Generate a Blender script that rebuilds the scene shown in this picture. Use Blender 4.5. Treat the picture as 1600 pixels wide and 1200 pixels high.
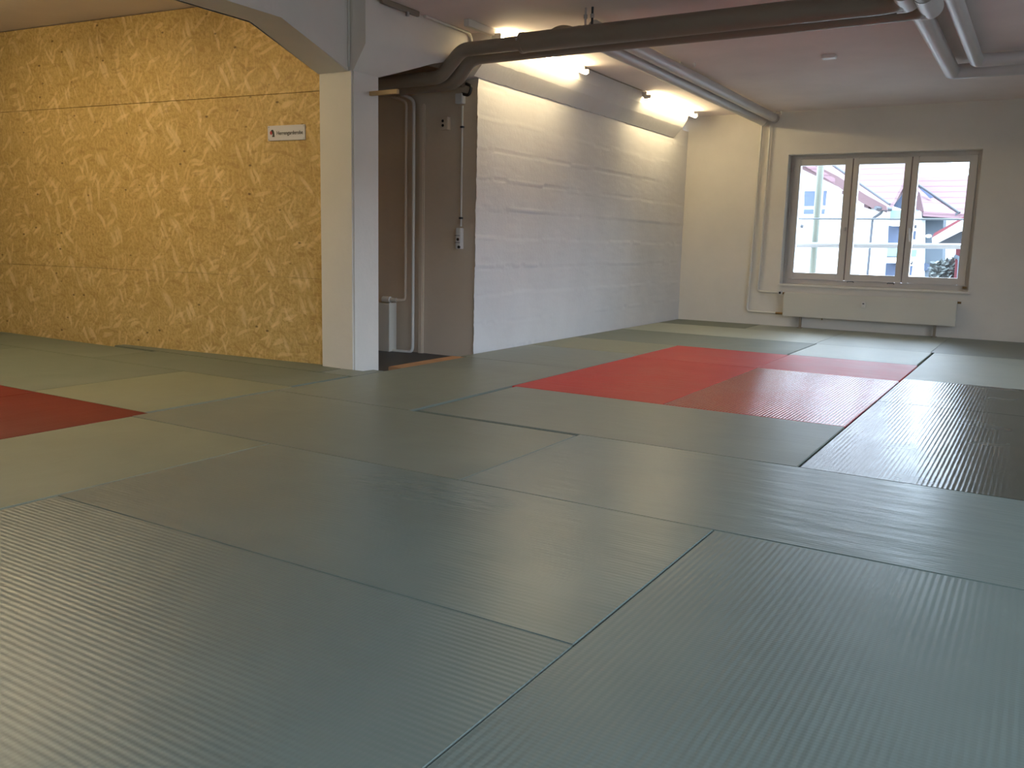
import bpy, bmesh, math, random
from mathutils import Vector, Matrix, noise
random.seed(7)
for o in list(bpy.data.objects): bpy.data.objects.remove(o)
S = bpy.context.scene
COL = S.collection

# ------------------------------------------------------------------ camera
FPX = 1357.6
RC = [[0.8530989, 0.5212090, 0.0237343], [0.1034893, -0.1244516, -0.9868139], [-0.5113826, 0.8443062, -0.1601091]]
CAM = Vector((0.8313, -1.67056, 0.90123))
cd = bpy.data.cameras.new('camera'); cam = bpy.data.objects.new('camera', cd); COL.objects.link(cam)
cd.sensor_width = 36; cd.sensor_fit = 'HORIZONTAL'; cd.lens = 36 * FPX / 1600
cd.clip_start = 0.02; cd.clip_end = 300
right, down, fwd = (Vector(r) for r in RC)
M = Matrix((right, -down, -fwd)).transposed().to_4x4(); M.translation = CAM
cam.matrix_world = M
S.camera = cam

# ------------------------------------------------------------------ world, exposure
SKY = 13.0
w = bpy.data.worlds.new('overcast_sky'); S.world = w; w.use_nodes = True
bg = w.node_tree.nodes['Background']; bg.inputs[0].default_value = (0.68, 0.81, 1.0, 1); bg.inputs[1].default_value = SKY
S.view_settings.view_transform = 'Standard'; S.view_settings.look = 'None'
S.view_settings.exposure = 0.08; S.view_settings.gamma = 1.0; S.view_settings.use_curve_mapping = False
S.cycles.max_bounces = 10; S.cycles.diffuse_bounces = 6; S.cycles.glossy_bounces = 4
S.cycles.sample_clamp_indirect = 6.0
S.cycles.use_denoising = True
TUBE = 45.0      # strength of the lit tubes
WARM = (1.0, 0.80, 0.46)
def portal(loc, rot, sx, sy):
    l = bpy.data.lights.new('window_portal', 'AREA'); l.shape = 'RECTANGLE'; l.size = sx; l.size_y = sy
    l.cycles.is_portal = True
    o = bpy.data.objects.new('window_portal', l); COL.objects.link(o); o.location = loc; o.rotation_euler = rot
portal((-0.86, 9.24, 1.25), (math.radians(90), 0, math.radians(180)), 2.0, 1.5)
for yy, ww in ((-1.3, 2.2), (1.7, 2.2), (4.4, 1.6)): portal((3.34, yy, 1.45), (0, math.radians(90), 0), 1.5, ww)
portal((1.7, -4.14, 1.3), (math.radians(90), 0, 0), 2.6, 1.5)

# ------------------------------------------------------------------ pixel -> point on a plane
def U(u, v, ax, val):
    d = Vector(RC[0]) * ((u - 800) / FPX) + Vector(RC[1]) * ((v - 600) / FPX) + Vector(RC[2])
    return CAM + d * ((val - CAM[ax]) / d[ax])

# ------------------------------------------------------------------ node helpers
def NT(name):
    m = bpy.data.materials.new(name); m.use_nodes = True
    return m, m.node_tree, m.node_tree.nodes['Principled BSDF']
def mat(name, col, rough=0.5, metal=0.0, bump=0.0, bscale=60, var=0.0, vscale=3, spec=None):
    m, t, b = NT(name)
    b.inputs['Base Color'].default_value = (*col, 1); b.inputs['Roughness'].default_value = rough
    b.inputs['Metallic'].default_value = metal
    if spec is not None: b.inputs['Specular IOR Level'].default_value = spec
    tc = t.nodes.new('ShaderNodeTexCoord')
    n = t.nodes.new('ShaderNodeTexNoise'); n.inputs['Scale'].default_value = vscale; n.inputs['Detail'].default_value = 5
    t.links.new(tc.outputs['Object'], n.inputs['Vector'])
    mx = t.nodes.new('ShaderNodeMix'); mx.data_type = 'RGBA'; mx.blend_type = 'MULTIPLY'
    mx.inputs[0].default_value = 1.0
    r = t.nodes.new('ShaderNodeMapRange'); v = max(var, 0.02)
    r.inputs[1].default_value = 0.3; r.inputs[2].default_value = 0.7; r.inputs[3].default_value = 1 - v; r.inputs[4].default_value = 1 + v
    t.links.new(n.outputs['Fac'], r.inputs[0])
    mx.inputs[6].default_value = (*col, 1); t.links.new(r.outputs[0], mx.inputs[7])
    t.links.new(mx.outputs[2], b.inputs['Base Color'])
    if bump:
        n2 = t.nodes.new('ShaderNodeTexNoise'); n2.inputs['Scale'].default_value = bscale; n2.inputs['Detail'].default_value = 4
        t.links.new(tc.outputs['Object'], n2.inputs['Vector'])
        bp = t.nodes.new('ShaderNodeBump'); bp.inputs['Strength'].default_value = bump; bp.inputs['Distance'].default_value = 0.01
        t.links.new(n2.outputs['Fac'], bp.inputs['Height']); t.links.new(bp.outputs[0], b.inputs['Normal'])
    return m
def N(t, kind, **kw):
    n = t.nodes.new(kind)
    for k, v in kw.items():
        if isinstance(k, str) and hasattr(n, k): setattr(n, k, v)
    return n
def math_node(t, op, a, b=None, c=None):
    n = t.nodes.new('ShaderNodeMath'); n.operation = op
    for i, x in enumerate((a, b, c)):
        if x is None: continue
        if isinstance(x, (int, float)): n.inputs[i].default_value = x
        else: t.links.new(x, n.inputs[i])
    return n.outputs[0]
def mixrgb(t, fac, a, b, blend='MIX'):
    n = t.nodes.new('ShaderNodeMix'); n.data_type = 'RGBA'; n.blend_type = blend
    for i, x in ((0, fac), (6, a), (7, b)):
        if isinstance(x, (int, float)): n.inputs[i].default_value = x
        elif isinstance(x, tuple): n.inputs[i].default_value = (*x, 1)
        else: t.links.new(x, n.inputs[i])
    return n.outputs[2]
def vmap(t, src, scale=(1, 1, 1), rot=(0, 0, 0), loc=(0, 0, 0)):
    n = t.nodes.new('ShaderNodeMapping'); n.inputs['Scale'].default_value = scale
    n.inputs['Rotation'].default_value = rot; n.inputs['Location'].default_value = loc
    t.links.new(src, n.inputs['Vector']); return n.outputs[0]
def noise_node(t, src, scale, detail=3, rough=0.5):
    n = t.nodes.new('ShaderNodeTexNoise'); n.inputs['Scale'].default_value = scale
    n.inputs['Detail'].default_value = detail; n.inputs['Roughness'].default_value = rough
    t.links.new(src, n.inputs['Vector']); return n.outputs['Fac']
def rng(t, x, a, b, c, d):
    n = t.nodes.new('ShaderNodeMapRange'); t.links.new(x, n.inputs[0])
    for i, v in enumerate((a, b, c, d)): n.inputs[i + 1].default_value = v
    return n.outputs[0]

def mat_vinyl(name, col, rough, rib, wave=0.5, spec=0.5, wr=None):
    """judo mat vinyl: straw-pattern ribs along local x, soft wrinkles, scuffs"""
    m, t, b = NT(name)
    tc = N(t, 'ShaderNodeTexCoord').outputs['Object']
    sep = N(t, 'ShaderNodeSeparateXYZ'); t.links.new(tc, sep.inputs[0])
    wob = noise_node(t, tc, 2.0, 2)
    yy = math_node(t, 'ADD', sep.outputs[1], math_node(t, 'MULTIPLY', wob, 0.004))
    s = math_node(t, 'SINE', math_node(t, 'MULTIPLY', yy, 2 * math.pi / 0.0185))
    s2 = math_node(t, 'SINE', math_node(t, 'MULTIPLY', sep.outputs[0], 2 * math.pi / 0.011))
    ribh = math_node(t, 'ADD', s, math_node(t, 'MULTIPLY', s2, 0.25))
    fine = noise_node(t, tc, 260, 2)
    big = noise_node(t, vmap(t, tc, (0.7, 3.2, 1)), 3.2, 3)
    med = noise_node(t, vmap(t, tc, (1, 3, 1)), 28, 3)
    # colour: faint variation, scuffs
    v = rng(t, noise_node(t, tc, 1.7, 5, 0.6), 0.3, 0.7, 0.92, 1.08)
    c0 = mixrgb(t, 1.0, col, v, 'MULTIPLY')
    c1 = mixrgb(t, math_node(t, 'MULTIPLY', rng(t, s, -1, 1, 1, 0), 0.08 * rib), c0, tuple(x * 0.62 for x in col))
    sc = noise_node(t, vmap(t, tc, (1.3, 6, 1), (0, 0, 0.5)), 3.0, 6, 0.65)
    scf = rng(t, sc, 0.64, 0.74, 0, 0.16)
    c2 = mixrgb(t, scf, c1, tuple(min(1, x * 1.6 + 0.06) for x in col))
    t.links.new(c2, b.inputs['Base Color'])
    rr = math_node(t, 'ADD', rough, math_node(t, 'MULTIPLY', math_node(t, 'SUBTRACT', noise_node(t, tc, 2.6, 4), 0.5), 0.10))
    t.links.new(rr, b.inputs['Roughness'])
    b.inputs['Specular IOR Level'].default_value = spec
    h = math_node(t, 'ADD', math_node(t, 'MULTIPLY', ribh, 0.00028 * rib), math_node(t, 'MULTIPLY', fine, 0.00012))
    h = math_node(t, 'ADD', h, math_node(t, 'MULTIPLY', big, 0.006 * wave))
    h = math_node(t, 'ADD', h, math_node(t, 'MULTIPLY', med, 0.0006 * wave))
    if wr:   # cover pulled into wrinkles in one patch: centre, radii, stretch of the folds, height
        (cx, cy), (rx, ry), st, amp = wr
        px = math_node(t, 'DIVIDE', math_node(t, 'SUBTRACT', sep.outputs[0], cx), rx)
        py = math_node(t, 'DIVIDE', math_node(t, 'SUBTRACT', sep.outputs[1], cy), ry)
        d2 = math_node(t, 'ADD', math_node(t, 'MULTIPLY', px, px), math_node(t, 'MULTIPLY', py, py))
        mask = rng(t, d2, 0.1, 1.0, 1, 0)
        wn = noise_node(t, vmap(t, tc, st), 1.0, 3, 0.55)
        wn = rng(t, wn, 0.35, 0.65, 0, 1)
        h = math_node(t, 'ADD', h, math_node(t, 'MULTIPLY', math_node(t, 'MULTIPLY', mask, wn), amp))
    bp = N(t, 'ShaderNodeBump'); bp.inputs['Strength'].default_value = 1.0; bp.inputs['Distance'].default_value = 1.0
    t.links.new(h, bp.inputs['Height']); t.links.new(bp.outputs[0], b.inputs['Normal'])
    return m

def mat_osb():
    m, t, b = NT('osb_board')
    tc = N(t, 'ShaderNodeTexCoord').outputs['Object']
    base = mixrgb(t, rng(t, noise_node(t, tc, 3.0, 4), 0.3, 0.7, 0, 1), (0.58, 0.41, 0.145), (0.70, 0.505, 0.205))
    c = mixrgb(t, rng(t, noise_node(t, tc, 40, 5, 0.7), 0.36, 0.64, 0, 1), base, (0.44, 0.285, 0.095))
    pal = [((0.84, 0.62, 0.30), 0.62, 0.8), ((0.42, 0.26, 0.085), 0.64, 0.8), ((0.92, 0.72, 0.40), 0.66, 0.75), ((0.62, 0.44, 0.18), 0.5, 0.8),
           ((0.88, 0.66, 0.33), 0.68, 0.8), ((0.34, 0.20, 0.07), 0.80, 0.75), ((0.76, 0.53, 0.24), 0.55, 0.7)]
    angs = (1.0, -0.35, -1.15, -0.9, 0.45, 0.1, 1.6)
    hs = None
    for i, ((pc, th, op), a) in enumerate(zip(pal, angs)):
        nz = N(t, 'ShaderNodeTexNoise'); nz.inputs['Scale'].default_value = 2.2
        t.links.new(vmap(t, tc, (1, 1, 1), (0, 0, 0), (i * 3.1, 0, i)), nz.inputs['Vector'])
        # warp then rotate in the board plane, stretch
        wv = N(t, 'ShaderNodeVectorMath'); wv.operation = 'MULTIPLY_ADD'
        t.links.new(nz.outputs['Color'], wv.inputs[0]); wv.inputs[1].default_value = (0.25, 0.25, 0.25); t.links.new(tc, wv.inputs[2])
        v1 = vmap(t, wv.outputs[0], (1, 1, 1), (0, a, 0), (i * 1.7, 0, i * 2.3))
        kk = (1.0, 1.35, 0.75, 1.6, 0.9, 1.25, 1.9)[i]; vs = vmap(t, v1, (6.5 * kk, 0.001, 30 * kk))
        vo = N(t, 'ShaderNodeTexVoronoi'); vo.feature = 'F1'; vo.inputs['Scale'].default_value = 1.0
        t.links.new(vs, vo.inputs['Vector'])
        sc = N(t, 'ShaderNodeSeparateColor'); t.links.new(vo.outputs['Color'], sc.inputs[0])
        on = rng(t, sc.outputs[0], th + .06, th + 0.16, 0, op * (.62, .75, .62, .8, .6, .5, .6)[i])
        edge = rng(t, vo.outputs['Distance'], 0.30, 0.50, 1, 0)
        fac = math_node(t, 'MULTIPLY', on, edge)
        grain = rng(t, noise_node(t, vmap(t, v1, (6, 1, 260)), 1.0, 2), 0.3, 0.7, 0.86, 1.1)
        c = mixrgb(t, fac, c, mixrgb(t, 1.0, pc, grain, 'MULTIPLY'))
    # dark specks
    vo = N(t, 'ShaderNodeTexVoronoi'); vo.inputs['Scale'].default_value = 1.0
    t.links.new(vmap(t, tc, (7, 0.001, 12), (0, 0.6, 0)), vo.inputs['Vector'])
    sc = N(t, 'ShaderNodeSeparateColor'); t.links.new(vo.outputs['Color'], sc.inputs[0])
    f = math_node(t, 'MULTIPLY', rng(t, sc.outputs[1], 0.76, 0.79, 0, 0.85), rng(t, vo.outputs['Distance'], 0.06, 0.13, 1, 0))
    c = mixrgb(t, f, c, (0.13, 0.075, 0.03))
    t.links.new(c, b.inputs['Base Color']); b.inputs['Roughness'].default_value = 0.62
    b.inputs['Specular IOR Level'].default_value = 0.3
    bp = N(t, 'ShaderNodeBump'); bp.inputs['Strength'].default_value = 0.25; bp.inputs['Distance'].default_value = 0.004
    t.links.new(c, bp.inputs['Height']); t.links.new(bp.outputs[0], b.inputs['Normal'])
    return m

def mat_plaster(name, col, bump=0.3, scale=25, rough=0.8, stain=0.05):
    m, t, b = NT(name)
    tc = N(t, 'ShaderNodeTexCoord').outputs['Object']
    v = rng(t, noise_node(t, tc, 1.6, 5, 0.6), 0.3, 0.7, 1 - stain, 1 + stain)
    t.links.new(mixrgb(t, 1.0, col, v, 'MULTIPLY'), b.inputs['Base Color'])
    b.inputs['Roughness'].default_value = rough; b.inputs['Specular IOR Level'].default_value = 0.25
    h = math_node(t, 'ADD', noise_node(t, tc, scale, 6, 0.6), math_node(t, 'MULTIPLY', noise_node(t, tc, 3, 3), 1.5))
    bp = N(t, 'ShaderNodeBump'); bp.inputs['Strength'].default_value = bump; bp.inputs['Distance'].default_value = 0.006
    t.links.new(h, bp.inputs['Height']); t.links.new(bp.outputs[0], b.inputs['Normal'])
    return m

def emis(name, col, st):
    m, t, b = NT(name); b.inputs['Base Color'].default_value = (0.9, 0.9, 0.88, 1)
    b.inputs['Emission Color'].default_value = (*col, 1); b.inputs['Emission Strength'].default_value = st
    return m
def mat_glass(name):
    m = bpy.data.materials.new(name); m.use_nodes = True; t = m.node_tree; t.nodes.clear()
    o = N(t, 'ShaderNodeOutputMaterial'); tr = N(t, 'ShaderNodeBsdfTransparent'); gl = N(t, 'ShaderNodeBsdfGlossy')
    gl.inputs['Roughness'].default_value = 0.02; fr = N(t, 'ShaderNodeFresnel'); fr.inputs[0].default_value = 1.45
    tr.inputs[0].default_value = (0.96, 0.98, 0.97, 1)
    mx = N(t, 'ShaderNodeMixShader'); t.links.new(fr.outputs[0], mx.inputs[0]); t.links.new(tr.outputs[0], mx.inputs[1]); t.links.new(gl.outputs[0], mx.inputs[2])
    t.links.new(mx.outputs[0], o.inputs[0]); return m
def mat_tiles(name, a, bcol, sp, ax=2):
    """clay roof tile courses: darker joint lines at equal height steps"""
    m, t, b = NT(name)
    tc = N(t, 'ShaderNodeTexCoord').outputs['Object']
    sep = N(t, 'ShaderNodeSeparateXYZ'); t.links.new(tc, sep.inputs[0])
    z = math_node(t, 'ADD', sep.outputs[ax], math_node(t, 'MULTIPLY', noise_node(t, tc, 3, 2), 0.03))
    fr = math_node(t, 'FRACT', math_node(t, 'DIVIDE', z, sp))
    c = mixrgb(t, rng(t, fr, 0.0, 0.22, 1, 0), a, bcol)
    t.links.new(c, b.inputs['Base Color']); b.inputs['Roughness'].default_value = 0.8
    return m

G1 = (0.150, 0.190, 0.170); G2 = (0.165, 0.190, 0.160); G3 = (0.135, 0.16, 0.13); G4 = (0.20, 0.21, 0.145)
MT = dict(
    rib_a=mat_vinyl('green_vinyl_ribbed', G1, 0.36, 1.0, 0.25),
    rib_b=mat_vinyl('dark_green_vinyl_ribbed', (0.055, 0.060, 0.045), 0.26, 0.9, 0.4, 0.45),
    wrinkled=mat_vinyl('green_vinyl_wrinkled', G1, 0.33, 0.35, 0.6, wr=((0.0, 0.30), (0.42, 0.17), (6, 22, 1), 0.006)),
    red_crease=mat_vinyl('red_vinyl_creased', (0.44, 0.009, 0.009), 0.5, 0.3, 0.3, 0.25, wr=((-0.25, 0.1), (0.75, 0.6), (26, 2.2, 1), 0.005)),
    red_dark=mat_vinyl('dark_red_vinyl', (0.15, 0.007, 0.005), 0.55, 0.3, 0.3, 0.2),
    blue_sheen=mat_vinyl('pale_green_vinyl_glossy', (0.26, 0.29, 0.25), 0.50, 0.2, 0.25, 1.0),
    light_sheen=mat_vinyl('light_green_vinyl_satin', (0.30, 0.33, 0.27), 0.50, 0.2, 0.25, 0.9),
    smooth_a=mat_vinyl('green_vinyl_smooth', G1, 0.33, 0.25, 0.7),
    smooth_b=mat_vinyl('grey_green_vinyl_smooth', G2, 0.42, 0.2, 0.3),
    dull_light=mat_vinyl('light_green_vinyl_dull', G4, 0.55, 0.2, 0.2),
    dull_dark=mat_vinyl('dark_green_vinyl_dull', G3, 0.55, 0.2, 0.3),
    red_rib=mat_vinyl('red_vinyl_ribbed', (0.40, 0.010, 0.012), 0.17, 1.8, 0.15, 0.4),
    red=mat_vinyl('red_vinyl_smooth', (0.44, 0.010, 0.012), 0.48, 0.3, 0.4, 0.3),
    osb=mat_osb(),
    white=mat_plaster('white_painted_plaster', (0.74, 0.70, 0.63)),
    conc=mat_plaster('white_painted_concrete', (0.72, 0.71, 0.70), 0.25, 30),
    ceil=mat_plaster('ceiling_paint', (0.80, 0.71, 0.68), 0.12, 30),
    recess=mat_plaster('dimmed_white_plaster', (0.62, 0.52, 0.40)),  # white-ish paint; the dimness of the passage is put into its beige
    frame=mat('window_frame_paint', (0.58, 0.55, 0.52), 0.35, var=0.02),
    pipe=mat('grey_insulation_jacket', (0.255, 0.212, 0.16), 0.42, bump=0.15, bscale=30, var=0.06),
    pipe_light=mat('light_grey_insulation_jacket', (0.56, 0.54, 0.52), 0.35, var=0.04),
    wpipe=mat('white_enamel', (0.66, 0.64, 0.58), 0.3, var=0.03),
    rad=mat('radiator_enamel', (0.64, 0.62, 0.54), 0.35, var=0.02),
    steel=mat('galvanised_steel', (0.5, 0.5, 0.5), 0.35, 0.9, var=0.05),
    brass=mat('aged_brass', (0.25, 0.16, 0.07), 0.4, 0.8, var=0.1),
    black=mat('black_plastic', (0.02, 0.02, 0.02), 0.5),
    dark=mat('dark_subfloor', (0.05, 0.048, 0.05), 0.5, var=0.1),
    wood=mat('pine_batten', (0.55, 0.36, 0.16), 0.55, var=0.12, vscale=12),
    orange=mat('stained_wood_strip', (0.42, 0.22, 0.10), 0.5, var=0.12, vscale=8),
    plastic=mat('white_plastic', (0.70, 0.69, 0.66), 0.4),
    sign=mat('sign_plate', (0.62, 0.60, 0.62), 0.35),
    text=mat('sign_lettering', (0.03, 0.03, 0.025), 0.6),
    redpaint=mat('emblem_red', (0.45, 0.02, 0.03), 0.5),
    dust=mat('grey_dust_patch', (0.25, 0.2, 0.17), 0.9),
    tube=emis('lit_fluorescent_tube', WARM, TUBE),
    cap=mat('tube_end_cap', (0.6, 0.6, 0.58), 0.4),
    glass=mat_glass('window_glass'),
    hwall=mat_plaster('white_render_house', (0.80, 0.80, 0.78)),
    bwall=mat_plaster('blue_shade_render', (0.07, 0.09, 0.135)),  # bluish shade on the house put into the wall colour
    lwall=mat_plaster('light_blue_shade_render', (0.10, 0.122, 0.145)),  # lighter tone of the same shade, also held in the colour
    roof=mat_tiles('clay_tile_roof', (0.18, 0.105, 0.118), (0.09, 0.042, 0.052), 0.18),
    verge=mat('verge_board_pink', (0.11, 0.06, 0.063), 0.7),
    brown=mat('brown_eave_wood', (0.10, 0.055, 0.06), 0.7),
    gutter=mat('zinc_gutter', (0.045, 0.05, 0.06), 0.5),
    hglass=mat('house_window_pane', (0.06, 0.085, 0.15), 0.3),
    mint=mat('frosted_mint_glass', (0.16, 0.25, 0.23), 0.3),
    redwall=mat('red_shed_boards', (0.11, 0.015, 0.022), 0.7),
    leaf=mat('shrub_foliage', (0.13, 0.15, 0.145), 0.8, var=0.3, vscale=20),
    postm=mat('pale_post_paint', (0.17, 0.185, 0.155), 0.5),
    rail=mat('rail_steel', (0.14, 0.16, 0.18), 0.5),
    wrail=mat('white_rail_paint', (0.30, 0.295, 0.30), 0.5),
    ground=mat('asphalt_yard', (0.22, 0.22, 0.22), 0.9, var=0.1),
)

# ------------------------------------------------------------------ mesh helpers
def finish(name, bm, m, parent=None, smooth=False, loc=None):
    me = bpy.data.meshes.new(name)
    bmesh.ops.recalc_face_normals(bm, faces=bm.faces)
    bm.to_mesh(me); bm.free()
    if smooth:
        for p in me.polygons: p.use_smooth = True
        try: me.set_sharp_from_angle(angle=math.radians(40))
        except Exception: pass
    me.materials.append(m)
    o = bpy.data.objects.new(name, me); COL.objects.link(o)
    if parent: o.parent = parent
    return o
def tag(o, label=None, cat=None, group=None, kind=None):
    if label: o['label'] = label
    if cat: o['category'] = cat
    if group: o['group'] = group
    if kind: o['kind'] = kind
    return o
def thing(name, loc, label, cat, group=None):
    o = bpy.data.objects.new(name, None); COL.objects.link(o); o.location = loc; o.empty_display_size = 0.05
    return tag(o, label, cat, group)
def part(o, parent):
    """parent a part built in world coordinates"""
    o.parent = parent
    off = Vector((0, 0, 0)); q = parent
    while q: off += q.location; q = q.parent
    for v in o.data.vertices: v.co -= off
    return o
def abox(bm, x0, x1, y0, y1, z0, z1):
    vs = [bm.verts.new((x, y, z)) for x in (x0, x1) for y in (y0, y1) for z in (z0, z1)]
    for f in ((0, 1, 3, 2), (4, 6, 7, 5), (0, 4, 5, 1), (2, 3, 7, 6), (0, 2, 6, 4), (1, 5, 7, 3)):
        bm.faces.new([vs[i] for i in f])
    return vs
def bevel(bm, r, seg=2):
    bmesh.ops.bevel(bm, geom=list(bm.edges), offset=r, segments=seg, affect='EDGES', clamp_overlap=True)
def box(name, x0, x1, y0, y1, z0, z1, m, bv=0.0, parent=None):
    bm = bmesh.new(); abox(bm, min(x0, x1), max(x0, x1), min(y0, y1), max(y0, y1), min(z0, z1), max(z0, z1))
    if bv: bevel(bm, bv)
    o = finish(name, bm, m, None, bv > 0)
    return part(o, parent) if parent else o
def aprism(bm, pts, vec):
    a = [bm.verts.new(p) for p in pts]; b = [bm.verts.new(Vector(p) + Vector(vec)) for p in pts]
    bm.faces.new(a); bm.faces.new(b[::-1])
    for i in range(len(a)):
        j = (i + 1) % len(a); bm.faces.new((a[i], a[j], b[j], b[i]))
def prism(name, pts, vec, m, bv=0.0, parent=None):
    bm = bmesh.new(); aprism(bm, pts, vec)
    if bv: bevel(bm, bv)
    o = finish(name, bm, m, None, bv > 0)
    return part(o, parent) if parent else o
def fillet(pts, r, n=8):
    pts = [Vector(p) for p in pts]; out = [pts[0]]
    for i in range(1, len(pts) - 1):
        a, b, c = pts[i - 1], pts[i], pts[i + 1]
        d1 = (a - b); d2 = (c - b); rr = min(r, d1.length * 0.45, d2.length * 0.45)
        p1 = b + d1.normalized() * rr; p2 = b + d2.normalized() * rr
        for k in range(n + 1):
            s = k / n; out.append(p1.lerp(b, s).lerp(b.lerp(p2, s), s))
    out.append(pts[-1]); return out
def atube(bm, pts, r, seg=16, radii=None):
    pts = [Vector(p) for p in pts]; rings = []
    tprev = (pts[1] - pts[0]).normalized()
    up = Vector((0, 0, 1)) if abs(tprev.z) < 0.9 else Vector((1, 0, 0))
    nrm = tprev.cross(up).normalized()
    for i, p in enumerate(pts):
        t = ((pts[min(i + 1, len(pts) - 1)] - pts[max(i - 1, 0)])).normalized()
        nrm = (nrm - t * nrm.dot(t)).normalized(); bn = t.cross(nrm)
        rr = radii[i] if radii else r
        rings.append([bm.verts.new(p + (nrm * math.cos(a) + bn * math.sin(a)) * rr) for a in [2 * math.pi * k / seg for k in range(seg)]])
    for a, b in zip(rings, rings[1:]):
        for k in range(seg): bm.faces.new((a[k], a[(k + 1) % seg], b[(k + 1) % seg], b[k]))
    bm.faces.new(rings[0][::-1]); bm.faces.new(rings[-1])
def tube(name, pts, r, m, parent=None, bend=0.0, seg=16, radii=None):
    bm = bmesh.new(); atube(bm, fillet(pts, bend) if bend else pts, r, seg, radii)
    o = finish(name, bm, m, None, True)
    return part(o, parent) if parent else o
def struct(o): return tag(o, kind='structure')

# ------------------------------------------------------------------ room shell
ZC = 2.475; YF = 8.85; XR = 3.2; YB = -4.0; XW = -3.10
def wall_with_holes(name, x0, x1, z0, z1, y0, y1, holes, m, axis='y'):
    """wall in the xz plane (axis y) or yz plane (axis x) with rectangular openings"""
    bm = bmesh.new(); xs = sorted({x0, x1, *[h[0] for h in holes], *[h[1] for h in holes]})
    zs = sorted({z0, z1, *[h[2] for h in holes], *[h[3] for h in holes]})
    for i in range(len(xs) - 1):
        for j in range(len(zs) - 1):
            cx, cz = (xs[i] + xs[i + 1]) / 2, (zs[j] + zs[j + 1]) / 2
            if any(h[0] < cx < h[1] and h[2] < cz < h[3] for h in holes): continue
            if axis == 'y': abox(bm, xs[i], xs[i + 1], y0, y1, zs[j], zs[j + 1])
            else: abox(bm, y0, y1, xs[i], xs[i + 1], zs[j], zs[j + 1])
    bmesh.ops.remove_doubles(bm, verts=bm.verts, dist=1e-5)
    seen = {}
    for f in list(bm.faces):
        k = tuple(sorted(v.index for v in f.verts)) if False else tuple(sorted((round(v.co.x, 4), round(v.co.y, 4), round(v.co.z, 4)) for v in f.verts))
        seen.setdefault(k, []).append(f)
    bmesh.ops.delete(bm, geom=[f for fs in seen.values() if len(fs) > 1 for f in fs], context='FACES')
    return struct(finish(name, bm, m))
WX0, WX1, WZ0, WZ1 = -1.862, 0.135, 0.50, 1.99
struct(box('floor', -9.5, XR, YB, YF, -0.30, -0.04, MT['dark']))
# far wall leans a hair: right side lies slightly further off
wall_with_holes('wall_far', -3.4, XR + 0.3, -0.3, ZC + 0.2, YF, YF + 0.36, [(WX0, WX1, WZ0, WZ1)], MT['white'])
wall_with_holes('wall_right', YB, YF, -0.3, ZC + 0.2, XR, XR + 0.3, [(-2.4, -0.2, 0.75, 2.2), (0.6, 2.8, 0.75, 2.2), (3.6, 5.2, 0.75, 2.2)], MT['white'], 'x')
wall_with_holes('wall_back', -9.5, XR + 0.3, -0.3, 2.9, YB - 0.3, YB, [(0.6, 2.8, 0.55, 2.05)], MT['white'])
struct(box('ceiling', -3.3, XR + 0.3, YB - 0.3, YF + 0.3, ZC, ZC + 0.25, MT['ceil']))
struct(box('ceiling', -9.8, -3.3, YB - 0.3, 4.4, 2.56, 2.80, MT['ceil']))
struct(box('wall_left', -9.8, -9.5, YB - 0.3, 4.4, -0.3, 2.8, MT['white']))

# concrete wall on the left with the doorway, real board-marked relief
def board_relief(y, z):
    bh = 0.235
    zz = z + 0.012 * noise.noise(Vector((y * 0.9, 0, 3))) + 0.004 * noise.noise(Vector((y * 9, z * 3, 5)))
    k = math.floor(zz / bh); f = zz / bh - k
    # boards are cut to different lengths, so the relief changes along y too
    seg = math.floor((y + 0.77 * (k % 3)) / 1.9)
    rnd = random.Random(int(k * 131 + seg * 17)).random()
    d = 0.0035 * (random.Random(int(k * 131)).random() - 0.5) + 0.004 * noise.noise(Vector((y * 0.35, k * 5.3, 2)))
    e = min(f, 1 - f) * bh
    on = noise.noise(Vector((y * 1.3, k * 2.1, 1)))
    if e < 0.012: d += (0.0045 if on > 0.12 else (-0.005 if on < -0.12 else 0.0)) * (1 - e / 0.012) * (0.5 + abs(on))
    d += 0.004 * noise.noise(Vector((y * 1.1, z * 2.4, 9)))
    d += 0.0010 * noise.noise(Vector((y * 6, z * 26, 4)))
    return d
def concrete_wall():
    bm = bmesh.new(); y0, y1, z0, z1 = 4.20, YF, -0.3, 2.30
    ny, nz = 260, 170; g = []
    for i in range(ny + 1):
        row = []
        for j in range(nz + 1):
            y = y0 + (y1 - y0) * i / ny; z = z0 + (z1 - z0) * j / nz
            yy = y
            if i == 0: yy += 0.010 * noise.noise(Vector((0, z * 9, 2))) + 0.006 * noise.noise(Vector((0, z * 31, 2)))
            row.append(bm.verts.new((XW + board_relief(y, z), yy, z)))
        g.append(row)
    for i in range(ny):
        for j in range(nz): bm.faces.new((g[i][j], g[i + 1][j], g[i + 1][j + 1], g[i][j + 1]))
    # thickness behind
    xb = XW - 0.010; b = [bm.verts.new((xb, y, z)) for y in (4.21, y1) for z in (z0, z1)]
    bm.faces.new((b[0], b[1], b[3], b[2]))
    for i in range(ny): pass
    bm.faces.new([g[0][j] for j in range(nz + 1)] + [b[1], b[0]])
    bm.faces.new([g[ny][j] for j in range(nz + 1)][::-1] + [b[2], b[3]][::1])
    bm.faces.new([g[i][nz] for i in range(ny + 1)] + [b[3], b[1]])
    bm.faces.new([g[i][0] for i in range(ny + 1)][::-1] + [b[0], b[2]])
    return struct(finish('wall_side', bm, MT['conc'], None, True))
concrete_wall()
struct(box('wall_side', -3.42, -3.17, 4.52, YF, 2.28, ZC + 0.2, MT['white']))
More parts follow.
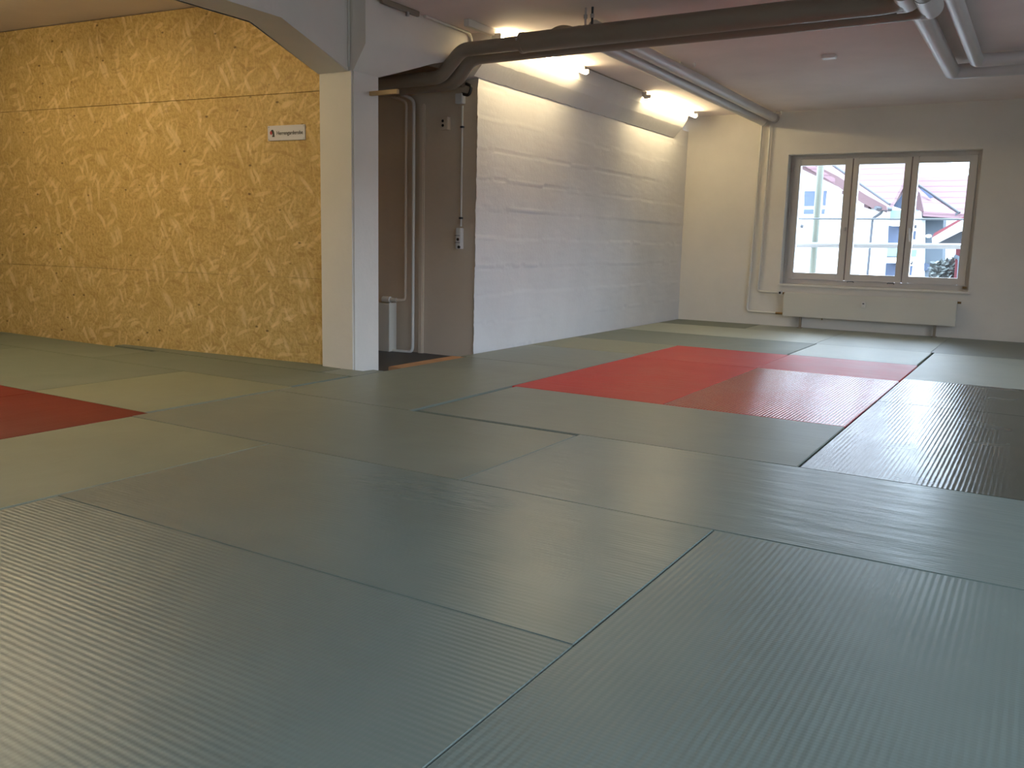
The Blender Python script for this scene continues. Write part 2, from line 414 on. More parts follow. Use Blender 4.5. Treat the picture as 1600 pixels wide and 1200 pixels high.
# passage behind the doorway
struct(box('wall_recess', -9.5, XW - 0.012, 4.212, 4.50, -0.3, 2.6, MT['recess']))
struct(box('floor', -9.5, -3.12, 3.0, 4.212, -0.36, -0.10, MT['dark']))
bpy.data.objects['floor'].name = 'floor'

# sloping cove along the top of the concrete wall
def cove():
    bm = bmesh.new(); ya, yb = 4.12, 8.36; n = 120; rows = []
    prof = [(-3.22, 2.155), (-3.088, 2.165), (-2.990, 2.275), (-2.935, 2.36), (-2.915, ZC + 0.01), (-3.22, ZC + 0.01)]
    for i in range(n + 1):
        y = ya + (yb - ya) * i / n; r = []
        for k, (x, z) in enumerate(prof):
            q = 0.005 * noise.noise(Vector((y * 8, k * 1.3, 0))) + 0.006 * noise.noise(Vector((y * 25, k, 3))) * (k == 1)
            yy = y
            if i in (0, n): yy += 0.03 * noise.noise(Vector((k * 7.7, i, 1)))
            r.append(bm.verts.new((x + (q if 0 < k < 4 else 0), yy, z + (q if k in (1, 2) else 0) + 0.003 * (y - 4))))
        rows.append(r)
    for a, b in zip(rows, rows[1:]):
        for k in range(6): bm.faces.new((a[k], a[(k + 1) % 6], b[(k + 1) % 6], b[k]))
    bm.faces.new(rows[0]); bm.faces.new(rows[-1][::-1])
    return struct(finish('trim_1', bm, MT['conc'], None, False))
cove()

# chipboard partition (slightly out of square), with board joints
PA, PB = Vector((-9.4, 2.44, 0)), Vector((-3.50, 2.985, 0))
pd = (PB - PA).normalized(); pn = Vector((pd.y, -pd.x, 0))     # towards the room
def partition():
    bm = bmesh.new(); L = (PB - PA).length
    zs = [-0.1, 0.615, 1.262, 1.905, 2.555]
    for i in range(4):
        z0, z1 = zs[i] + (0.0015 if i == 3 else .0006), zs[i + 1] - (0.0015 if i == 2 else .0006)
        splits = [0, L] if i != 3 else [0, L]
        for a, b in zip(splits, splits[1:]):
            abox(bm, a, b, 0, 0.025 + 0.002 * (i % 2), z0, z1)
    abox(bm, 0, L, -0.09, -0.001, -0.1, 2.555)
    bevel(bm, 0.001, 1)
    o = finish('wall_partition', bm, MT['osb'])
    ang = math.atan2(pd.y, pd.x)
    o.matrix_world = Matrix.Translation(PA) @ Matrix.Rotation(ang, 4, 'Z') @ Matrix.Scale(-1, 4, (0, 1, 0))
    return struct(o)
partition()

# ------------------------------------------------------------------ column and haunched beams
col = box('concrete_column', -3.535, -3.228, 2.895, 3.17, -0.05, 2.02, MT['white'], 0.012)
tag(col, 'white painted square concrete column at the right end of the chipboard wall', 'column')
bm = bmesh.new()
aprism(bm, [(-3.535, 2.895, 2.0), (-3.535, 2.30, 2.215), (-3.535, -4.0, 2.215), (-3.535, -4.0, 2.57), (-3.535, 2.895, 2.57)], (0.275, 0, 0))
bevel(bm, 0.006, 2)
tag(finish('ceiling_beam', bm, MT['white'], None, True), 'white haunched concrete beam running from the column towards the near top edge', 'beam')
bm = bmesh.new()
# head of the column flaring out to the right, then beam over the doorway
aprism(bm, [(-3.50, 2.90, 2.005), (-3.226, 2.90, 2.005), (-3.118, 2.90, 2.165), (-3.118, 2.90, 2.53), (-3.50, 2.90, 2.53)], (0, 0.27, 0))
st = [(3.168, 2.005), (3.40, 2.085), (3.62, 2.165), (3.86, 2.23), (4.10, 2.24)]; rr_ = []
for y, zb in st:
    xb = -3.226 + 0.108 * min(1, (zb - 2.005) / 0.16)
    rr_.append([bm.verts.new(p) for p in ((-3.40, y, zb), (xb, y, zb), (-3.118, y, max(zb + .0005, 2.165)), (-3.118, y, 2.53), (-3.40, y, 2.53))])
for a, b in zip(rr_, rr_[1:]):
    for k in range(5): bm.faces.new((a[k], a[(k + 1) % 5], b[(k + 1) % 5], b[k]))
bm.faces.new(rr_[0]); bm.faces.new(rr_[-1][::-1])
tag(finish('ceiling_beam', bm, MT['white'], None, True), 'white concrete beam above the doorway with a flared head over the column', 'beam')

# ------------------------------------------------------------------ judo mats
def judo_mat(x0, x1, y0, y1, m, label, cat_group, along='x', dx=(0, 0, 0, 0), top=0.0, gap=0.0006):
    """one mat: rounded-edge slab, real size and thickness; local x runs along the ribs.
    dx: small shifts of the four sides (x0,x1,y0,y1)"""
    x0 += dx[0] + gap; x1 += dx[1] - gap; y0 += dx[2] + gap; y1 += dx[3] - gap
    cx, cy = (x0 + x1) / 2, (y0 + y1) / 2
    hx, hy = (x1 - x0) / 2, (y1 - y0) / 2
    if along == 'y': hx, hy = hy, hx
    bm = bmesh.new(); abox(bm, -hx, hx, -hy, hy, -0.04, 0.0)
    bmesh.ops.bevel(bm, geom=[e for e in bm.edges if max(v.co.z for v in e.verts) > -0.01 or abs(e.verts[0].co.z - e.verts[1].co.z) > 0.01],
                    offset=0.003, segments=3, affect='EDGES')
    o = finish('judo_mat', bm, m, None, True)
    o.location = (cx, cy, top); o.rotation_euler = (0, 0, math.pi / 2 if along == 'y' else 0)
    return tag(o, label, 'mat', cat_group)
GR, RD = 'green judo mats', 'red judo mats'
m_ = MT
MATS = [
 # x0,x1,y0,y1, mat, label, group, along, shifts
 (0, 1, -1, 1, 'rib_a', 'large ribbed green mat in the bottom right foreground', GR, 'y', (0, 0, 0, -.015)),
 (-2, 0, -1, 0, 'rib_a', 'ribbed green mat filling the bottom left foreground', GR, 'x', (-.01, 0, 0, .003)),
 (-2, 0, 0, 1, 'wrinkled', 'glossy green mat in the middle foreground, wrinkled along its far edge', GR, 'x', (-.02, -.002, .003, -.01)),
 (-1, 1, 1, 2, 'smooth_a', 'glossy green mat stretching to the right edge between two ribbed mats', GR, 'x', (-.004, 0, -.01, 0)),
 (-3, -1, 1, 2, 'smooth_b', 'darker grey-green mat left of centre, before the column', GR, 'x', (-.01, -.006, -.01, -.03)),
 (-3, -2, -1, 1, 'dull_light', 'dull light olive mat between the left red mats and the wrinkled mat', GR, 'y', (0, -.022, 0, -.012)),
 (-2, 0, 2, 3, 'smooth_b', 'grey-green mat along the near edge of the right red square', GR, 'x', (.02, .02, .002, .018)),
 (-3, -2, 2, 4, 'smooth_b', 'dull olive mat in front of the doorway', GR, 'y', (-.03, -.012, -.028, .0)),
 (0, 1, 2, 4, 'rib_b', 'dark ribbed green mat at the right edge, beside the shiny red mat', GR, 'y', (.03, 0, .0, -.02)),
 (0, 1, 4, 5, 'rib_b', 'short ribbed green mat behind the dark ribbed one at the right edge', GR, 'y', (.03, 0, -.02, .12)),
 (0, 1, 5, 7, 'light_sheen', 'smooth pale blue-green mat at the right edge behind the ribbed mats', GR, 'y', (.03, 0, .12, .11)),
 (0, 1, 7, 8.85, 'smooth_b', 'dark mat in the far right corner of the view against the window wall', GR, 'y', (.0, 0, .11, 0)),
 (-1, 0, 7, 8.85, 'blue_sheen', 'mat under the radiator catching the bluish window light', GR, 'y', (-.03, .0, .11, -.0)),
 (-1, 0, 6, 7, 'light_sheen', 'small pale square mat just behind the right red square', GR, 'x', (-.01, .01, .01, .11)),
 (-3.1, -1, 6, 7, 'dull_dark', 'olive green mat behind the far left corner of the right red square', GR, 'x', (.01, -.02, -.02, .11)),
 (-3.1, -1, 7, 8.15, 'light_sheen', 'long light mat, second row from the window wall', GR, 'x', (.01, -.03, .11, .02)),
 (-3.1, -2.05, 8.15, 8.85, 'dull_dark', 'cut dark mat strip in the far left corner against the window wall', GR, 'x', (.01, 0, .02, 0)),
 (-2.05, -1, 8.15, 8.85, 'blue_sheen', 'cut mat strip against the window wall left of the radiator feet', GR, 'x', (0, -.03, .02, 0)),
 (-3.1, -2, 4, 5, 'smooth_b', 'square olive mat by the near corner of the concrete wall', GR, 'x', (.01, -.02, 0, .10)),
 (-3.1, -2, 5, 6, 'dull_light', 'light square mat against the concrete wall beside the right red square', GR, 'x', (.01, -.02, .10, -.02)),
 (-2, -1, 3, 5, 'red_crease', 'dull red mat at the near left of the right red square, with creases', RD, 'y', (-.01, .01, .02, -.05)),
 (-2, -1, 5, 6, 'red', 'small plain red mat at the far left of the right red square', RD, 'x', (-.015, .0, -.05, -.02)),
 (-1, 0, 3, 5, 'red_rib', 'shiny ribbed red mat reflecting the window', RD, 'y', (.01, .02, .02, -.03)),
 (-1, 0, 5, 6, 'red', 'pinkish red mat at the far right of the right red square', RD, 'x', (.0, .02, -.03, .01)),
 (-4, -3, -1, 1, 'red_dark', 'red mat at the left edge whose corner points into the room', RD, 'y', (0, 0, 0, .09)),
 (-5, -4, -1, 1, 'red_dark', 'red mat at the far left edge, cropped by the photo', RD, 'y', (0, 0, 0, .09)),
 (-4.05, -3, 1, 2, 'dull_light', 'light olive mat behind the left red mat', GR, 'x', (0, -.035, .09, .12)),
 (-6, -4.05, 1, 2, 'dull_dark', 'dark mat at the left edge behind the left red mats', GR, 'x', (0, 0, .09, .12)),
 (-8, -6, 1, 2, 'dull_dark', 'dark mat beyond the left edge', GR, 'x', (0, 0, .09, .12)),
 (-5.05, -3.06, 2, 2.66, 'dull_dark', 'cut dark mat strip before the chipboard wall, ending at the column', GR, 'x', (0, 0, .12, 0)),
 (-7.0, -5.05, 2, 2.62, 'dull_dark', 'cut dark mat strip at the left edge along the chipboard wall', GR, 'x', (0, 0, .12, 0)),
 (1, 2, -1, 1, 'rib_a', None, GR, 'y', (0, 0, 0, 0)),
 (1, 3.2, 1, 2, 'smooth_b', None, GR, 'x', (0, 0, 0, 0)),
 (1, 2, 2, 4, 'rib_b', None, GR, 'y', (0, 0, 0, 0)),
 (2, 3.2, 2, 4, 'smooth_b', None, GR, 'y', (0, 0, 0, 0)),
 (1, 3.2, 4, 6, 'smooth_b', None, GR, 'y', (0, 0, 0, 0)),
 (1, 3.2, 6, 8.85, 'dull_dark', None, GR, 'y', (0, 0, 0, 0)),
 (2, 3.2, -1, 1, 'smooth_b', None, GR, 'y', (0, 0, 0, 0)),
 (-2, 0, -2, -1, 'rib_a', None, GR, 'x', (0, 0, 0, 0)),
 (0, 2, -2, -1, 'smooth_a', None, GR, 'x', (0, 0, 0, 0)),
 (-4, -2, -2, -1, 'smooth_b', None, GR, 'x', (0, 0, 0, 0)),
 (-7, -5, -1, 1, 'dull_light', None, GR, 'x', (0, 0, 0, .09)),
]
for a in MATS:
    lab = a[5] or 'green judo mat of the rows outside the photo'
    judo_mat(a[0], a[1], a[2], a[3], m_[a[4]], lab, a[6], a[7], a[8])
# mats cut to the crooked line of the chipboard wall and column
def cut_mat(pts, m, label):
    bm = bmesh.new(); aprism(bm, [(x, y, -0.04) for x, y in pts], (0, 0, 0.04)); bevel(bm, 0.004, 2)
    return tag(finish('judo_mat', bm, m, None, True), label, 'mat', GR)
def wy(x): return PA.y + (PB.y - PA.y) * (x - PA.x) / (PB.x - PA.x) - 0.028
cut_mat([(-7.9, 2.13), (-7.01, 2.13), (-7.01, wy(-7.01) - .004), (-7.9, wy(-7.9) - .004)], MT['dull_dark'], 'cut dark mat strip beyond the left edge')
cut_mat([(-5.6, 2.665), (-3.335, 2.665), (-3.335, 2.889), (-3.54, 2.889), (-3.545, wy(-3.55) - .004), (-5.6, wy(-5.6) - .004)], MT['dull_dark'], 'narrow dark mat strip touching the base of the chipboard wall')
cut_mat([(-3.33, 2.665), (-3.035, 2.665), (-3.035, 2.99), (-3.135, 2.99), (-3.14, 2.889), (-3.33, 2.889)], MT['smooth_b'], 'small mat piece fitted around the foot of the column')

# wood strip at the threshold
tag(box('threshold_strip', -3.165, -3.035, 3.19, 3.995, -0.10, -0.003, MT['orange'], 0.003), 'orange-brown wooden threshold strip on the floor of the doorway', 'threshold')

# ------------------------------------------------------------------ window_1 (far wall)
YW = 9.0
def wx(px, row=240): return U(px, row, 1, YW).x
win = bpy.data.objects.new('window_1', None); COL.objects.link(win); win.location = ((WX0 + WX1) / 2, YW, WZ0); struct(win)
fx0, fx1, fz0, fz1 = WX0, WX1, WZ0, WZ1
def frame_ring(name, x0, x1, z0, z1, w, y0, y1, m, parent, wl=None, wr=None, wt=None, wb=None, bv=0.004):
    wl = wl or w; wr = wr or w; wt = wt or w; wb = wb or w
    bm = bmesh.new()
    abox(bm, x0, x0 + wl, y0, y1, z0, z1); abox(bm, x1 - wr, x1, y0, y1, z0, z1)
    abox(bm, x0 + wl, x1 - wr, y0, y1, z1 - wt, z1); abox(bm, x0 + wl, x1 - wr, y0, y1, z0, z0 + wb)
    bevel(bm, bv, 2)
    return part(finish(name, bm, m, None, True), parent)
frame_ring('window_frame', fx0, fx1, fz0, fz1, 0.045, YW, YW + 0.09, MT['frame'], win, wb=0.06)
seams = [fx0 + 0.045, -1.163, -0.548, fx1 - 0.045]
for i in range(3):
    a, b = seams[i] + (0.004 if i else -.001), seams[i + 1] - (0.004 if i < 2 else -.001)
    sl = (0.075, 0.062, 0.065)[i]; sr = (0.080, 0.068, 0.080)[i]
    c = frame_ring('casement', a, b, fz0 + 0.062, fz1 - 0.048, 0.075, YW - 0.025, YW + 0.05, MT['frame'], win, wl=sl, wr=sr, wt=0.07, wb=0.075)
    part(box('pane', a + sl - 0.004, b - sr + 0.004, YW + 0.010, YW + 0.016, fz0 + 0.13, fz1 - 0.11, MT['glass']), c)
    # glazing hinges
    for z in (0.72, 1.30, 1.80):
        if i == 0: tube('hinge', [(a - 0.012, YW - 0.03, z), (a - 0.012, YW - 0.03, z + 0.08)], 0.007, MT['frame'], c, seg=8)
        if i == 2: tube('hinge', [(b + 0.012, YW - 0.03, z), (b + 0.012, YW - 0.03, z + 0.08)], 0.007, MT['frame'], c, seg=8)
for i in (1, 2): box('seal', seams[i] - .006, seams[i] + .006, YW - .018, YW + .04, fz0 + .065, fz1 - .05, MT['brown'], 0, win)
# handles
hc = [o for o in bpy.data.objects if o.name.startswith('casement')]
h = part(box('handle', -1.205, -1.185, YW - 0.05, YW - 0.024, 1.13, 1.17, MT['steel'], 0.003), hc[0])
bm = bmesh.new(); hx = U(1420, 362, 1, YW - 0.05)
abox(bm, hx.x - .012, hx.x + .012, YW - 0.045, YW - 0.024, 1.11, 1.17)
atube(bm, fillet([(hx.x, YW - 0.03, 1.16), (hx.x, YW - 0.075, 1.16), (hx.x + .02, YW - 0.08, 1.02)], 0.015), 0.008, 8)
part(finish('handle', bm, MT['plastic'], None, True), hc[2])
for px in (1329, 1392):
    q = U(px, 438, 1, YW - 0.01)
    tube('latch', fillet([(q.x - .035, YW - .012, .545), (q.x - .03, YW - .028, .555), (q.x + .03, YW - .028, .555), (q.x + .035, YW - .012, .545)], .01), 0.004, MT['gutter'], win, seg=6)
q = U(1508, 441, 1, YW - 0.02)
box('latch', q.x - .02, q.x + .02, YW - 0.03, YW - 0.005, .53, .55, MT['brass'], 0.002, win)
sill = box('window_sill', WX0 - 0.01, WX1 + 0.03, YF - 0.03, YW + 0.01, 0.478, 0.502, MT['white'], 0.004, win)
# windows out of view (light comes in through them)
for k, (ax, lo, hi, at) in enumerate((('x', -2.4, -0.2, XR + 0.1), ('x', 0.6, 2.8, XR + 0.1), ('x', 3.6, 5.2, XR + 0.1),  ('y', 0.6, 2.8, YB - 0.2))):
    bm = bmesh.new(); w3 = (hi - lo) / 3
    for i in range(4):
        c = lo + 0.04 + (hi - lo - 0.08) * i / 3
        if ax == 'x': abox(bm, at, at + 0.07, c - 0.04, c + 0.04, 0.75, 2.2)
        else: abox(bm, c - 0.04, c + 0.04, at - .07, at, 0.55, 2.05)
    for z in (0.55, 1.97):
        if ax == 'x': abox(bm, at, at + 0.07, lo, hi, z + .2 if z < 1 else 2.12, z + .28 if z < 1 else 2.2)
        else: abox(bm, lo, hi, at - .07, at, z, z + 0.08)
    struct(finish('window_%d' % (k + 2), bm, MT['frame']))

# ------------------------------------------------------------------ radiator under the window
rad = thing('radiator', (-0.87, YF, 0.13), 'long flat cream panel radiator under the window', 'radiator')
rx0, rx1, rz0, rz1 = -1.77, 0.055, 0.130, 0.405
bm = bmesh.new(); abox(bm, rx0, rx1, YF - 0.125, YF - 0.105, rz0, rz1); bevel(bm, 0.005, 2)
n = 4
for i in range(1, n):
    z = rz0 + (rz1 - rz0) * i / n; abox(bm, rx0 + 0.01, rx1 - 0.01, YF - 0.1275, YF - 0.124, z - 0.030, z + 0.030)
part(finish('front_panel', bm, MT['rad'], None, True), rad)
box('rear_panel', rx0, rx1, YF - 0.055, YF - 0.035, rz0, rz1, MT['rad'], 0.004, rad)
bm = bmesh.new(); abox(bm, rx0, rx1, YF - 0.105, YF - 0.055, rz1 - 0.018, rz1 - 0.008)
for i in range(46):
    x = rx0 + 0.02 + i * (rx1 - rx0 - 0.04) / 45; abox(bm, x - .002, x + .002, YF - 0.105, YF - 0.055, rz0 + .01, rz1 - .018)
part(finish('convector_fins', bm, MT['rad']), rad)
mt = box('heat_meter', -0.90, -0.86, YF - 0.150, YF - 0.126, 0.275, 0.345, MT['plastic'], 0.004, rad)
box('meter_window', -0.89, -0.87, YF - 0.153, YF - 0.148, 0.318, 0.330, MT['gutter'], 0, mt)
for px in (1250, 1461):
    x = U(px, 508, 1, YF - 0.08).x
    bm = bmesh.new(); abox(bm, x - 0.013, x + 0.013, YF - 0.095, YF - 0.065, 0.006, rz0 + .02); abox(bm, x - 0.028, x + 0.028, YF - 0.115, YF - 0.045, 0.0, 0.008)
    part(finish('foot', bm, MT['pipe'], None), rad)
tube('end_plug', [(rx1, YF - .09, .385), (rx1 + .035, YF - .09, .385)], 0.012, MT['brass'], rad, seg=10)
tube('end_plug', [(rx0 + .45, YF - .11, rz0 + .004), (rx0 + .45, YF - .11, rz0 - .02)], 0.007, MT['brass'], rad, seg=8)
v = tube('valve', [(rx0 - .055, YF - .08, .395), (rx0 + .002, YF - .08, .395)], 0.013, MT['brass'], rad, seg=12)
tube('valve_knob', [(rx0 - .045, YF - .13, .40), (rx0 - .045, YF - .075, .40)], 0.024, MT['plastic'], v, seg=16)
tube('knob_centre', [(rx0 - .045, YF - .133, .40), (rx0 - .045, YF - .129, .40)], 0.013, MT['black'], v, seg=12)
tube('return_valve', [(rx0 - .09, YF - .08, .155), (rx0 + .002, YF - .08, .155)], 0.014, MT['brass'], rad, seg=12)
# heating pipes down the far wall
yp = YF - 0.035
p1 = thing('heating_pipe', (-2.21, yp, 0.17), 'white heating pipe down the window wall, outer one, feeding the radiator at the bottom', 'pipe', None)
tube('pipe_run', [(-2.185, yp, 2.33), (-2.205, yp, 0.66), (-2.222, yp, 0.155), (rx0 - .085, yp - .04, .155)], 0.0125, MT['wpipe'], p1, 0.05)
tube('wall_clip', [(-2.206, yp, .63), (-2.206, yp, .67)], 0.019, MT['wpipe'], p1)
p2 = thing('heating_pipe', (-2.09, yp, 0.40), 'white heating pipe down the window wall, inner one, feeding the radiator at the top', 'pipe', None)
tube('pipe_run', [(-2.085, yp, 2.33), (-2.095, yp, 0.66), (-2.105, yp, 0.40), (rx0 - .05, yp - .04, .395)], 0.0125, MT['wpipe'], p2, 0.05)
tube('wall_clip', [(-2.096, yp, .63), (-2.096, yp, .67)], 0.019, MT['wpipe'], p2)
# insulated ceiling pipes leading to them
for (x, z, r, lab, key) in ((-2.165, 2.375, 0.055, 'grey insulated pipe under the ceiling running to the window wall, left of its twin', 'pipe'),
                       (-2.045, 2.405, 0.050, 'pale insulated pipe under the ceiling running to the window wall, right of its twin', 'pipe_light')):
    o = thing('insulated_pipe', (x, 6.4, z), lab, 'pipe', None)
    tube('jacket', [(x, 4.07, z), (x, YF - 0.04, z)], r, MT['pipe_light'], o, seg=20)
    tube('end_sleeve', [(x, YF - 0.10, z), (x, YF - 0.03, z)], r + 0.004, MT['pipe_light'], o, seg=20)
    tube('hanger', [(x, 5.75, z + r - .01), (x, 5.75, ZC)], 0.006, MT['wpipe'], o, seg=8)
tag(box('ceiling_clip', -1.965, -1.94, 5.82, 5.845, ZC - 0.035, ZC, MT['plastic'], 0.004), 'tiny white clip on the ceiling right of the insulated pipes', 'clip')
for x in (-2.06, -1.99):
    tag(tube('pipe_stub', [(x + .02, YF - .045, 2.44), (x + .02, YF - .045, ZC)], 0.014, MT['wpipe']), 'short white pipe stub between insulated pipe and ceiling at the window wall' if x < -2.0 else 'right-hand short pipe stub at the ceiling by the window wall', 'pipe')

# ------------------------------------------------------------------ big insulated pipes across the room
Y1, Y2 = 3.80, 3.98
A = thing('insulated_pipe', (-1.2, Y1, 2.24), 'thick grey insulated pipe crossing the room under the ceiling, with a stepped collar', 'pipe')
zc1 = U(1100, 35, 1, Y1).z; xk = U(817, 67, 1, Y1).x
xb = U(722, 79, 1, Y1); xl = U(688, 121, 1, Y1)
zc1 = (zc1 + U(817, 67, 1, Y1).z) / 2
xe = 0.03
tube('jacket', [(xk, Y1, zc1), (xe, Y1, zc1), (xe, 2.2, zc1)], 0.067, MT['pipe'], A, 0.16, 28)
tube('collar', [(xk - .012, Y1, zc1), (xk + .012, Y1, zc1)], 0.070, MT['pipe'], A, seg=28)
tube('thin_section', [(xk + .02, Y1, zc1), (xb.x, Y1, zc1), (xl.x, Y1, xl.z), (-6.0, Y1, xl.z)], 0.049, MT['pipe'], A, 0.06, 24)
tube('elbow_jacket', [(xe - .06, Y1 - .001, zc1), (xe, Y1, zc1), (xe, Y1 - 0.25, zc1)], 0.069, MT['pipe_light'], A, 0.10, 28)
tube('clamp_screw', [(xk - .01, Y1 - .052, zc1 + .012), (xk - .01, Y1 - .075, zc1 + .012)], 0.010, MT['steel'], A, seg=10)
for px in (917, 930):
    q = U(px, 13, 2, ZC)
    hg = tube('hanger', [(q.x, Y1 + .04, zc1 + .02), (q.x, Y1 + .04, ZC)], 0.008, MT['gutter'] if px > 920 else MT['pipe_light'], A, seg=10)
    tube('nut', [(q.x, Y1 + .04, ZC - .07), (q.x, Y1 + .04, ZC - .045)], 0.014, MT['steel'], hg, seg=8)
for px, py in ((885, 46), (1013, 46)):
    q = U(px, py, 1, Y1 - .07)
bm = bmesh.new()
for px, dz in ((1012, 0.052), (885, 0.058)):
    q = U(px, 46, 1, Y1)
    bm2 = bmesh.new()
B = thing('insulated_pipe', (-1.2, Y2, 2.2), 'thick insulated pipe crossing under the ceiling directly behind the stepped front pipe', 'pipe')
zc2 = U(1120, 47, 1, Y2).z
q2 = U(738, 100, 1, Y2); q3 = U(712, 128, 1, Y2); q2 = U(734, 97, 1, Y2)
xe2 = U(1455, 20, 1, Y2).x
tube('jacket', [(-6.0, Y2, q3.z), (q3.x, Y2, q3.z), (q2.x, Y2, zc2), (xe2, Y2, zc2), (xe2, 2.2, zc2)], 0.062, MT['pipe'], B, 0.14, 24)
tube('elbow_jacket', [(xe2 - .05, Y2 - .001, zc2), (xe2, Y2, zc2), (xe2, Y2 - 0.35, zc2)], 0.065, MT['pipe_light'], B, 0.12, 28)
qa = U(905, 48, 1, Y2); qb = U(872, 36, 1, Y2); qc = U(848, 52, 1, Y2)
tube('branch_elbow', [(qa.x + .1, Y2, zc2 + .02), (qb.x + .02, Y2, zc2 + .105), (qb.x - .10, Y2, zc2 + .03)], 0.052, MT['pipe'], B, 0.08, 20)
# the two slimmer pipes turning right
for (x, yt, z, r, lab) in ((-0.005, 6.62, 2.385, 0.060, 'light insulated ceiling pipe at upper right, outer one of the pair turning right'),
                           (0.195, 6.28, 2.395, 0.050, 'light insulated ceiling pipe at upper right, inner one of the pair turning right')):
    o = thing('insulated_pipe', (x, 5.2, z), lab, 'pipe')
    tube('jacket', [(x, 4.06, z), (x, yt, z), (XR - .02, yt, z)], r, MT['pipe_light'], o, 0.06, 20)

# ------------------------------------------------------------------ fluorescent lamps
def lamp(y0, y1, x, z, label, off_x=0.045, yb0=None):
    L = thing('fluorescent_lamp', (x, (y0 + y1) / 2, ZC), label, 'lamp')
    hb = box('housing', x - 0.025, x + 0.02, yb0 or y0, y1, z + 0.012, z + .062, MT['wpipe'], 0.004, L)
    tube('lit_tube', [(x + off_x, y0 + .03, z), (x + off_x, y1 - .03, z)], 0.019, MT['tube'], L, seg=20)
    for y in (y0 + .012, y1 - .012):
        c = box('end_cap', x - .01, x + off_x + .022, y - .010, y + .010, z - .008, z + .03, MT['cap'], 0.004, L)
    return L
lamp(4.06, 5.56, -2.885, 2.412, 'lit fluorescent lamp partly behind the thick pipes above the near end of the concrete wall', yb0=3.72)
lamp(6.98, 8.42, -2.895, 2.412, 'lit fluorescent lamp above the far end of the concrete wall')
LN = 'lit fluorescent lamp outside the photo on the left bay ceiling'
for (x, y0) in ((-5.7, 0.25), (-4.55, 0.30)):
    L = thing('fluorescent_lamp', (x, y0 + .75, 2.55), LN, 'lamp', 'left bay lamps')
    box('housing', x - 0.05, x + 0.05, y0, y0 + 1.5, 2.50, 2.56, MT['wpipe'], 0.004, L)
    for dx in (-.035, .035): tube('lit_tube', [(x + dx, y0 + .03, 2.478), (x + dx, y0 + 1.47, 2.478)], 0.019, MT['tube'], L, seg=16)
# warm lamp in the passage
L = thing('fluorescent_lamp', (-6.3, 3.7, 2.4), 'lit lamp of the passage behind the chipboard wall', 'lamp')
tube('lit_tube', [(-6.9, 3.6, 2.47), (-5.9, 3.6, 2.47)], 0.016, MT['tube'], L, seg=16)
box('housing', -6.95, -5.85, 3.57, 3.63, 2.50, 2.56, MT['wpipe'], 0.004, L)
struct(box('trim_2', -4.75, -4.6, 3.05, 4.215, 2.03, 2.57, MT['recess']))
tag(tube('cable', [(-2.885, 5.60, ZC - .006), (-2.89, 6.3, ZC - .007), (-2.885, 6.95, ZC - .006)], 0.005, MT['pipe']), 'thin dark cable along the ceiling between the two lit lamps', 'cable')

# ------------------------------------------------------------------ passage fittings
YR = 4.212
rr = thing('radiator', (-4.2, YR, -0.09), 'radiator in the passage, half hidden behind the column', 'radiator')
xr = U(613, 500, 1, YR - .08).x
box('front_panel', xr - 0.6, xr, YR - 0.13, YR - 0.11, -0.04, 0.37, MT['rad'], 0.005, rr)
box('rear_panel', xr - 0.6, xr, YR - 0.05, YR - 0.03, -0.04, 0.37, MT['rad'], 0.005, rr)
box('side_cover', xr - 0.006, xr + 0.006, YR - 0.13, YR - 0.03, -0.04, 0.375, MT['rad'], 0.002, rr)
tube('valve', [(xr - .06, YR - .08, .40), (xr + .045, YR - .08, .40)], 0.017, MT['wpipe'], rr)
tube('valve_knob', [(xr - .10, YR - .08, .40), (xr - .02, YR - .08, .40)], 0.026, MT['plastic'], rr)
tube('return_valve', [(xr - .01, YR - .08, -.035), (xr + .05, YR - .08, -.035)], 0.013, MT['wpipe'], rr)
xa = U(634, 300, 1, YR - .05).x; xc = U(646, 300, 1, YR - .05).x
tag(tube('heating_pipe', [(xr + .04, YR - .08, .40), (xa, YR - .05, .40), (xa, YR - .05, 2.02), (xa - .22, YR - .05, 2.09), (xa - 1.4, YR - .05, 2.14)], 0.013, MT['recess'], None, 0.04),
    'beige pipe in the passage rising from the top of the half hidden radiator', 'pipe')
tag(tube('heating_pipe', [(xr + .04, YR - .08, -.035), (xc, YR - .05, -.035), (xc, YR - .05, 2.03), (xc - .14, YR - .07, 2.09), (xc - .18, YR - .09, 2.16)], 0.014, MT['wpipe'], None, 0.05),
    'lighter pipe in the passage rising from the foot of the half hidden radiator', 'pipe')
tag(box('pipe_casing', xc + .035, xc + .085, YR - .03, YR, -.1, 2.0, MT['recess'], 0.008), 'slim plastered casing on the passage wall right of the two pipes', 'casing')
def socket_box(name, px0, px1, py0, py1, depth, holes, label, hz=0.011):
    a = U(px0, py0, 1, YR - depth); b = U(px1, py1, 1, YR - depth)
    t = thing(name, ((a.x + b.x) / 2, YR, b.z), label, name.replace('_', ' '))
    box('box_body', a.x, b.x, YR - depth, YR, b.z, a.z, MT['recess'] if 'switch' in name else MT['plastic'], 0.004, t)
    for (u, v) in holes:
        q = U(u, v, 1, YR - depth)
        tube('rotary_knob' if 'switch' in name else 'socket_hole', [(q.x, YR - depth - .004, q.z), (q.x, YR - depth + .003, q.z)], hz, MT['black'], t, seg=14)
    return t
socket_box('wall_switch', 688, 699, 183, 202, 0.05, [(692, 189), (692, 196)], 'small surface switch box with two dark knobs high on the passage wall')
socket_box('junction_box', 711, 722, 146, 161, 0.05, [], 'square junction box under the pipes at the top of the passage wall')
st = socket_box('power_socket', 712, 719, 356, 389, 0.05, [(715.5, 374), (717, 386)], 'stacked white power sockets beside the edge of the concrete wall', 0.012)
a = U(714, 367, 1, YR - .052)
